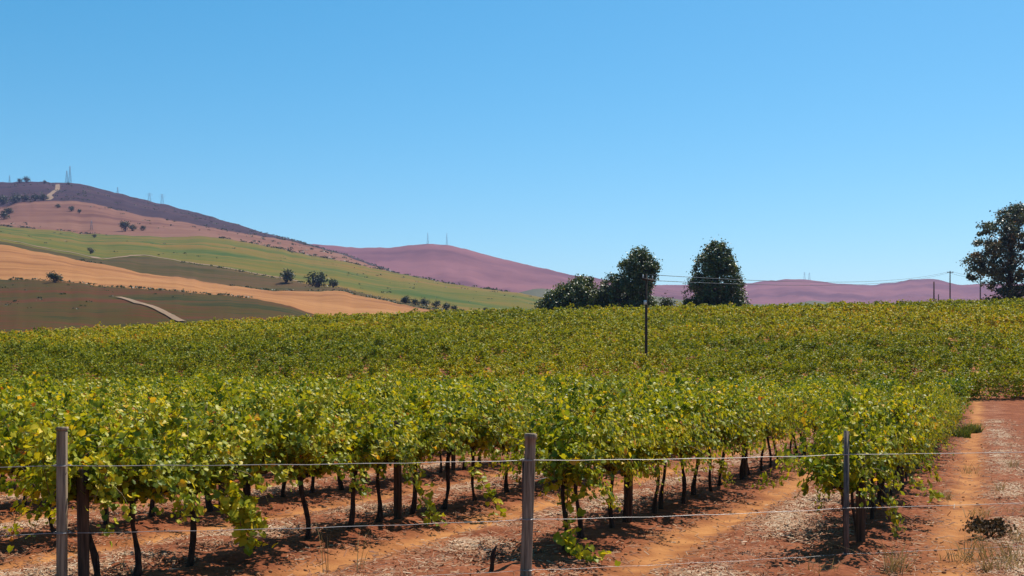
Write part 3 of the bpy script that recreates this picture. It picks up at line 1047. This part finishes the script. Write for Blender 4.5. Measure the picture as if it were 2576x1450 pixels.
# ------------------------------------------------------------------ straw, prunings, clods between the rows
n = 360000
sy = 7.4 + 40 * rng.uniform(size=n) ** 2.0
sx = rng.uniform(-.52, .56, n) * sy
u = alley_u(sx + .25 * (fbm(sx * .4, sy * .4, 3) - .5), sy)
pat = fbm(sx * .9, sy * .9, 71)
dens = (np.exp(-((u - .62) / .16) ** 2) * np.clip((pat - .33) * 4, 0, 1) + .16 + .30 * np.clip((pat - .55) * 5, 0, 1)) * (1 - .85 * np.exp(-((u - .34) / .11) ** 2))
keep = rng.uniform(size=n) < dens * .75
sx, sy, u, pat = sx[keep], sy[keep], u[keep], pat[keep]
n = len(sx)
gu = alley_u(sx, sy)
sz_ = ground_z(sx, sy) + .05 * np.exp(-((gu - .62) / .13) ** 2) * .5 - .045 * np.exp(-((gu - .34) / .085) ** 2) + rng.uniform(.0, .028, n)
ang = rng.uniform(0, 6.28, n); ln = rng.uniform(.02, .085, n) * (1 + sy / 40); wd = rng.uniform(.0018, .005, n) * (1 + sy / 30)
tilt = rng.normal(0, .25, n)
dx, dy, dz = np.cos(ang) * ln / 2, np.sin(ang) * ln / 2, tilt * ln / 2
px_, py_ = -np.sin(ang) * wd, np.cos(ang) * wd
ctr = np.stack([sx, sy, sz_], 1)
d3 = np.stack([dx, dy, dz], 1); w3 = np.stack([px_, py_, 0 * px_], 1); u3 = np.stack([0 * wd, 0 * wd, wd * 1.3], 1)
V = np.stack([ctr - d3 - w3, ctr - d3 + w3, ctr - d3 + u3, ctr + d3 - w3, ctr + d3 + w3, ctr + d3 + u3], 1)
TF = np.array([(0, 3, 5), (0, 5, 2), (1, 2, 5), (1, 5, 4)])
Fc = (TF[None] + (np.arange(n) * 6)[:, None, None]).reshape(-1, 3)
st = np.clip(.40 + .22 * rng.normal(size=n) + .42 * np.exp(-((u - .62) / .13) ** 2) * np.clip((pat - .35) * 4, 0, 1) - .03, 0, 1)
link('straw_litter', mesh_np('straw_litter', V.reshape(-1, 3), Fc, M_straw, {'tint': ('FACE', np.repeat(st, 4))}), kind='stuff', label='pale straw and vine prunings strewn along the alleys', category='straw')

# clods of soil
ico = np.array([(0, 0, 1), (.9, 0, .4), (.28, .85, .45), (-.72, .53, .4), (-.72, -.53, .45), (.28, -.85, .4), (.7, .5, -.4), (-.28, .85, -.45), (-.9, 0, -.4), (-.28, -.85, -.4), (.7, -.5, -.45)])
icf = np.array([(0, 1, 2), (0, 2, 3), (0, 3, 4), (0, 4, 5), (0, 5, 1), (1, 6, 2), (2, 7, 3), (3, 8, 4), (4, 9, 5), (5, 10, 1), (6, 7, 2), (7, 8, 3), (8, 9, 4), (9, 10, 5), (10, 6, 1)])
n = 14000
cy = 7.4 + 24 * rng.uniform(size=n) ** 1.7
cx = rng.uniform(-.5, .55, n) * cy
u = alley_u(cx, cy)
kp = rng.uniform(size=n) > .92 * np.exp(-((u - .34) / .12) ** 2)
cx, cy = cx[kp], cy[kp]
n = len(cx)
cs = .006 + .022 * rng.uniform(size=n) ** 3
R = ico[None] * (1 + .35 * rng.normal(size=(n, len(ico), 1)) * .5) * cs[:, None, None] * np.array([1, 1, .7])
V = R + np.stack([cx, cy, ground_z(cx, cy) + cs * .2], 1)[:, None]
Fc = (icf[None] + (np.arange(n) * len(ico))[:, None, None]).reshape(-1, 3)
M_clod = rough_material('clod', (.17, .06, .025), (.38, .16, .06), (3, 3, 3), .95, 0)
link('soil_clods', mesh_np('soil_clods', V.reshape(-1, 3), Fc, M_clod), kind='stuff', label='small clods of red soil scattered in the alleys', category='soil')


# ------------------------------------------------------------------ trees on the crest
def tree(name, label, loc, profile, height, n_clump, per, leaf, sig, mat, seed, group=None, trunk_r=.25, trunk_h=.3, stems=1, flat=1.0, tint=.4, hub=None):
    """profile: list of (relative height, left reach, right reach) in metres."""
    q = np.random.default_rng(seed)
    t = thing(name, label, 'tree', loc, 0, group)
    pr = np.array(profile, float)
    cl = []
    while len(cl) < n_clump:
        h = q.uniform(pr[0, 0], 1.0)
        l, r = np.interp(h, pr[:, 0], pr[:, 1]), np.interp(h, pr[:, 0], pr[:, 2])
        if q.uniform() > (r - l) / (pr[:, 2] - pr[:, 1]).max():
            continue
        mid, half = (l + r) / 2, (r - l) / 2
        a = q.uniform(0, 6.28); rr = q.uniform() ** .42
        cl.append((mid + half * rr * math.cos(a), half * rr * math.sin(a) * .85, h * height))
    cl = np.array(cl)
    g = Geo()
    hubx = 0.0 if hub is None else hub
    for s in range(stems):
        off = np.array([q.normal(0, .25 * (stems - 1)), q.normal(0, .2 * (stems - 1)), 0])
        zz = np.linspace(-.6, height * .86, 9)
        c = np.stack([off[0] + hubx * (zz / height) + .12 * np.sin(zz * .5 + s) * q.uniform(.5, 1.5), off[1] + .12 * np.cos(zz * .6), zz], 1)
        g.tube(c, np.interp(zz, [-.6, 0, height * .86], [trunk_r * 1.25, trunk_r, trunk_r * .12]), 8)
    for p in cl[:: max(1, len(cl) // 46)]:
        zb = max(trunk_h * height * .6, p[2] - math.hypot(p[0] - hubx * .5, p[1]) * .75)
        zb = min(zb, height * .8)
        b = np.array([hubx * zb / height, 0, zb])
        m = (b + p) / 2 + np.array([0, 0, .12 * np.linalg.norm(p - b)]) * .4
        g.tube([b, m, p], [trunk_r * .30, trunk_r * .18, trunk_r * .05], 5)
    link('trunk', g.mesh('trunk', M_tree_bark, True), t)
    ci = np.repeat(np.arange(len(cl)), per)
    s = sig * q.uniform(.6, 1.35, len(cl))
    dl = q.normal(0, 1, (len(ci), 3)) * s[ci, None] * np.array([1, 1, flat])
    P = cl[ci] + dl
    P[:, 2] = np.maximum(P[:, 2], .1)
    Nn = q.normal(0, .55, P.shape) + np.array([0, 0, .55]) + dl * .35
    ct = q.normal(0, .15, len(cl))
    tn = np.clip(tint + ct[ci] + .15 * q.normal(size=len(ci)), 0, 1)
    link('crown', scatter_leaves('crown', P, Nn, leaf * q.uniform(.6, 1.3, len(ci)), tn, quad_leaf_template(.40), mat, seed), t)
    return t


def crest_spot(px, d):
    x = (px - CX) / F * d
    return (x, d, float(ground_z(x, d)))


TG = 'trees on the vineyard crest'
SC = 180 / F
tree('broad_tree', 'low broad dark tree with a rounded top, leftmost on the crest', crest_spot(1432, 183),
     [(0, -5.6, 5.4), (.2, -5.8, 5.6), (.45, -4.9, 5.4), (.7, -3.2, 5.0), (.88, -.6, 4.4), (1, 1.0, 3.4)], 7.3, 420, 62, .34, .40, M_tree_leaf, 11, TG, .28, .15, stems=3, tint=.46, hub=.5)
tree('tall_tree', 'tall dark tree with a ragged leaning crown behind the utility pole', crest_spot(1572, 182),
     [(0, -4.8, 4.8), (.2, -5.0, 4.9), (.42, -4.2, 4.4), (.60, -3.0, 5.0), (.72, -1.6, 5.6), (.86, .3, 4.4), (.95, 1.2, 3.4), (1, 1.7, 2.6)], 12.0, 430, 60, .33, .36, M_tree_leaf, 12, TG, .34, .2, stems=2, tint=.38, hub=1.6)
bush('crest_bush', 'small round bush just right of the tall leaning tree', 'bush', crest_spot(1672, 181), 1.7, 3.4, 900, .30, M_bush_leaf, 13)
tree('conical_tree', 'tall cone shaped dark tree standing alone on the crest', crest_spot(1800, 182),
     [(0, -5.0, 5.2), (.2, -5.2, 5.4), (.36, -5.0, 4.6), (.55, -4.2, 4.0), (.72, -3.4, 3.2), (.85, -2.4, 2.3), (.94, -1.6, 2.0), (1, .6, 1.7)], 12.7, 440, 60, .33, .36, M_tree_leaf, 14, TG, .36, .2, stems=2, tint=.34)
tree('eucalyptus_tree', 'big open eucalyptus with drooping clumps at the right edge', crest_spot(2545, 186),
     [(.05, -2.6, 7.0), (.22, -4.6, 8.0), (.35, -6.6, 9), (.5, -7.2, 9), (.62, -7.4, 9), (.72, -6.0, 9), (.82, -4.6, 8), (.92, -2.6, 7), (1, .4, 5)], 18.2, 330, 90, .36, .46, M_euc_leaf, 15, None, .46, .25, stems=2, flat=.62, tint=.42)

# ------------------------------------------------------------------ trees and bushes out on the hillside
spots = [
    (138, 712, 2.6, 'small round tree alone on the tan stubble field', 0),
    (720, 712, 4.6, 'round dark tree beside the pale hill track', 0),
    (800, 724, 5.6, 'spreading grey green tree at the corner of the tan field', 0),
    (838, 727, 2.8, 'low bush right of the spreading hillside tree', 0),
    (1020, 765, 2.2, 'bush nearest the tan field in the hillside hedge line', 0),
    (1046, 770, 1.9, 'second bush of the hillside hedge line', 0),
    (1070, 770, 2.5, 'tall bush in the middle of the hillside hedge line', 0),
    (1096, 774, 2.3, 'bush right of the middle in the hillside hedge line', 0),
    (1122, 780, 2.2, 'fifth bush of the hillside hedge line', 0),
    (1143, 783, 1.8, 'last bush at the right end of the hillside hedge line', 0),
    (1222, 784, 1.4, 'small lone bush between hedge line and crest trees', 0),
    (237, 597, 3.0, 'flat dark bush on the top edge of the green slope', 1),
    (228, 640, 3.2, 'dark bush where two pale hill tracks meet', 1),
    (315, 582, 9.0, 'blue grey tree on the pink pasture', 1),
    (333, 580, 6.0, 'smaller tree just right of the blue grey pasture tree', 1),
    (360, 580, 4.6, 'low dark bush right of the pasture trees', 1),
    (145, 522, 4.5, 'little dark bush high on the pink pasture', 1),
    (180, 531, 6.0, 'dark thicket on the upper pink pasture', 1),
    (200, 536, 4.0, 'low bush trailing right of the dark pasture thicket', 1),
    (12, 552, 9.0, 'dark tree at the left edge of the pink pasture', 1),
    (22, 540, 7.0, 'second dark tree near the left edge of the pasture', 1),
    (8, 515, 12, 'tall grove tree at the left edge below the ridge', 1),
    (35, 512, 11, 'rounded grove tree under the ridge beside the left edge', 1),
    (60, 508, 9, 'grove tree under the ridge, third from the left edge', 1),
    (88, 506, 9, 'grove tree under the ridge, left of the firebreak', 1),
    (110, 505, 8, 'last grove tree beside the foot of the firebreak', 1),
    (50, 461, 7, 'leftmost dark clump on the ridge skyline', 1),
    (68, 460, 10, 'largest dark clump on the ridge skyline', 1),
    (110, 463, 6, 'small dark clump on the ridge left of the masts', 1),
    (172, 466, 4, 'tiny dark bush at the foot of the ridge masts', 1),
]
for i, (px, py, h, lab, kf) in enumerate(spots):
    p = on_hill(px, py)
    p[2] = drop(*p)
    h = h * (1.45 if kf == 0 else 1.1)
    k = 1.0
    bush('hillside_tree', lab, 'tree', (p[0], p[1], p[2] - .1 * h), h * .62 * k, h, 420 if kf else 620, h * .14, M_bush_leaf, 500 + i, 'trees scattered over the hillside', twigs=11)
# bushes just over the near crest on the left
for i, (px, d, r, h, lab) in enumerate(((30, 205, 3.0, 3.2, 'dark round bush over the crest at the left edge'), (62, 215, 2.0, 2.2, 'smaller green bush right of the dark one over the crest'),
                                        (345, 212, 2.4, 2.3, 'low dark bush beside the pale track over the crest'), (385, 214, 2.2, 2.0, 'second low bush beside the pale track over the crest'))):
    x = (px - CX) / F * d
    bush('crest_bush', lab, 'bush', (x, d, float(ground_z(x, d))), r, h, 900, .3, M_bush_leaf, 560 + i, tint0=.55)

# low scrub too small to count: on the heath, in the pasture and along the field margins
def scrub_points(lo, hi, cols, n, q, edge=False):
    c = q.uniform(0, 1, n)
    px = cols[0] + c * (cols[1] - cols[0])
    i = np.interp(px, COLS, np.arange(len(COLS)))
    k = np.clip(i.astype(int), 0, len(COLS) - 2); w = (i - k)[:, None]
    A = lo[k] * (1 - w) + lo[k + 1] * w; B = hi[k] * (1 - w) + hi[k + 1] * w
    t = q.uniform(0, 1, (n, 1)) if not edge else np.abs(q.normal(0, .006, (n, 1)))
    P = A + t * (B - A)
    keep = fbm(P[:, 0] * .012, P[:, 1] * .012, 77) > (.5 if not edge else .45)
    return P[keep]


q = np.random.default_rng(99)
batches = [(scrub_points(L_pink, L_crest, (-60, 1000), 800, q), 1.6), (scrub_points(L_green, L_pink, (-60, 900), 150, q), 1.6),
           (scrub_points(L_green, L_pink, (-60, 1300), 260, q, True), 1.5), (scrub_points(L_path, L_green, (-60, 1150), 150, q, True), .9),
           (scrub_points(L_dark, L_tan, (-60, 800), 140, q, True), .7), (scrub_points(L_tan, L_path, (-60, 1100), 140, q, True), .9),
           (scrub_points(L_path, L_green, (-60, 1350), 220, q), .8), (scrub_points(L_base, L_dark, (-60, 800), 120, q), .5)]
SP, SS_ = [], []
for P, sz in batches:
    for p in P:
        p[2] = drop(*p)
        h = sz * q.uniform(.5, 1.4)
        SP.append(p + q.normal(0, 1, (7, 3)) * np.array([h * .8, h * .8, h * .18]) + np.array([0, 0, h * .35])); SS_.append(np.full(7, h * .9))
SP, SS_ = np.concatenate(SP), np.concatenate(SS_)
Nn = q.normal(0, .5, SP.shape) + np.array([0, -.3, .7])
link('hillside_scrub', scatter_leaves('hillside_scrub', SP, Nn, SS_, np.clip(.45 + .25 * q.normal(size=len(SP)), 0, 1), quad_leaf_template(.5), M_bush_leaf, 98), kind='stuff',
     label='low dark scrub dotted over the heath and field margins', category='scrub')

# ------------------------------------------------------------------ utility poles and lines
def pole(loc, h, label, r=.13, arm=True, twist=0.0):
    t = thing('utility_pole', label, 'utility pole', loc, twist, 'utility poles along the farm line')
    g = Geo()
    zz = np.array([-.5, 0, h * .5, h])
    g.tube(np.stack([0 * zz, 0 * zz, zz], 1), [r, r, r * .85, r * .65], 8)
    link('shaft', g.mesh('shaft', M_pole, True), t)
    if arm:
        g = Geo(); g.box((0, -.12, h - .35), (1.3, .1, .12)); a = link('crossarm', g.mesh('crossarm', M_pole), t)
        for q in (-.55, .55):
            g = Geo(); g.tube([(q, -.12, h - .30), (q, -.12, h - .08)], [.05, .035], 6); link('insulator', g.mesh('insulator', M_white), a)
    pole.last = t
    return np.array([loc[0], loc[1], loc[2] + h])


d0 = 70.0
x0 = (1625.5 - CX) / F * d0
z0 = float(ground_z(x0, d0))
top_a = pole((x0, d0, z0), EYE + (HOR - 690) / F * d0 - z0, 'dark utility pole standing in the vines before the tall tree', .10, twist=.9)
g = Geo(); g.box((-.28, -.10, EYE + (HOR - 762) / F * d0 - z0), (.13, .12, .26))
link('meter_box', g.mesh('meter_box', M_white), pole.last)
tops = []
for (px, pt, d, lab, r) in ((2390, 682, 235, 'tallest of the far poles on the right skyline', .17), (2349.5, 709, 215, 'thick shorter pole left of the tallest far pole', .17),
                            (2466, 694, 235, 'far pole against the left side of the eucalyptus', .16), (2361, 741, 205, 'short stub pole between the two far poles', .12)):
    x = (px - CX) / F * d; z = float(ground_z(x, d))
    tops.append(pole((x, d, z), EYE + (HOR - pt) / F * d - z, lab, r, arm=(pt < 700)))


def cable(a, b, sag, label, r=.022):
    tt = np.linspace(0, 1, 24)
    P = a[None] * (1 - tt[:, None]) + b[None] * tt[:, None]
    P[:, 2] -= sag * 4 * tt * (1 - tt)
    g = Geo(); g.tube(P, r, 4)
    link('power_line', g.mesh('power_line', M_cable), label=label, category='power line', group='sagging power lines')


for s, w in ((-.5, 'lower'), (.5, 'upper')):
    o = np.array([s * .4, s * .2, -.2 + .35 * s])
    cable(top_a + o, tops[0] + o, 1.2, '%s thin line from the vineyard pole to the far right poles' % w, .018)
    far_l = pix(600, 560, 260.0)
    cable(tops[0] + o, tops[2] + o, .3, '%s thin line between the two tallest far poles' % w, .02)

# ------------------------------------------------------------------ masts and pylons on the skylines
def lattice(name, label, cat, loc, h, w, arms=(), group=None, th=.5):
    th = th * .42
    t = thing(name, label, cat, loc, 0, group)
    g = Geo()
    for sx_ in (-1, 1):
        for sy_ in (-1, 1):
            g = Geo()
            g.tube([(sx_ * w, sy_ * w, -2), (sx_ * w * .22, sy_ * w * .22, h)], [th, th * .6], 4)
            link('leg', g.mesh('leg', M_mast), t)
    g = Geo()
    ns = 7
    for i in range(ns):
        z0, z1 = h * i / ns, h * (i + 1) / ns
        a0, a1 = w * (1 - .78 * i / ns), w * (1 - .78 * (i + 1) / ns)
        for s in (-1, 1):
            g.tube([(-a0, s * a0, z0), (a1, s * a1, z1)], th * .45, 3)
            g.tube([(s * a0, a0, z0), (s * a1, -a1, z1)], th * .45, 3)
    link('bracing', g.mesh('bracing', M_mast), t)
    for (z, l) in arms:
        g = Geo()
        g.tube([(-l, 0, z), (0, 0, z + h * .03), (l, 0, z)], [th * .4, th * .9, th * .4], 4)
        link('crossarm', g.mesh('crossarm', M_mast), t)


def on_crest(px, py, L, C):
    i = int(np.argmin(abs(C - px)))
    return L[i]


MG = 'masts on the hill skylines'
for px, top, base, lab, w, th in ((167, 432, 462, 'shorter lattice mast on the long dark ridge', 2.2, .55), (180, 421, 463, 'tallest lattice mast on the long dark ridge', 2.2, .55),
                                  (28, 440, 458, 'short mast on the ridge near the left edge', 1.4, .4), (300, 472, 487, 'little mast on the falling ridge', 1.2, .35)):
    p = on_crest(px, base, L_crest, COLS_LEFT)
    h = (base - top) / F * p[1]
    lattice('radio_mast', lab, 'mast', p, h, w, ((h * .75, 2.0),), MG, th)
for px, top, base, lab in ((377, 487, 507, 'left power pylon on the slope of the dark ridge'), (407, 490, 514, 'right power pylon on the slope of the dark ridge')):
    p = on_crest(px, base, L_crest, COLS_LEFT)
    h = (base - top) / F * p[1]
    lattice('power_pylon', lab, 'pylon', p, h, 2.6, ((h * .95, 5), (h * .78, 7), (h * .62, 5)), MG, .34)
p = on_hill(230, 579)
lattice('power_pylon', 'slim pylon on the pink pasture above the green slope', 'pylon', p, 24 / F * p[1], 1.3, ((7.5, 2.0),), MG, .3)
for px, top, base, lab in ((1078, 586, 614, 'left thin mast on top of the rounded pink hill'), (1123, 588, 617, 'right thin mast on top of the rounded pink hill')):
    p = on_crest(px, base, L2_crest, COLS_RIGHT)
    lattice('radio_mast', lab, 'mast', p, (base - top) / F * p[1], 2.0, (), MG, .6)
for px, top, base, lab in ((2027, 684, 702, 'left pylon on the low purple hills'), (2041, 686, 704, 'right pylon on the low purple hills')):
    p = on_crest(px, base, L3_crest, COLS_RIGHT)
    h = (base - top) / F * p[1]
    lattice('power_pylon', lab, 'pylon', p, h, 2.6, ((h * .9, 6), (h * .7, 7)), MG, .45)

# ------------------------------------------------------------------ haze
B = 5200
gz = Geo(); gz.box((0, 0, (420 - 14) / 2), (2 * B, 2 * B, 434))
m, nt, out = nodes_of('thin_haze')
pv = nt.nodes.new('ShaderNodeVolumePrincipled')
pv.inputs['Color'].default_value = (.42, .50, 1.0, 1)
pv.inputs['Density'].default_value = 0.75e-4
pv.inputs['Anisotropy'].default_value = 0.0
nt.links.new(pv.outputs[0], out.inputs['Volume'])
link('haze', gz.mesh('haze', m), kind='stuff', label='thin blue haze in the air')
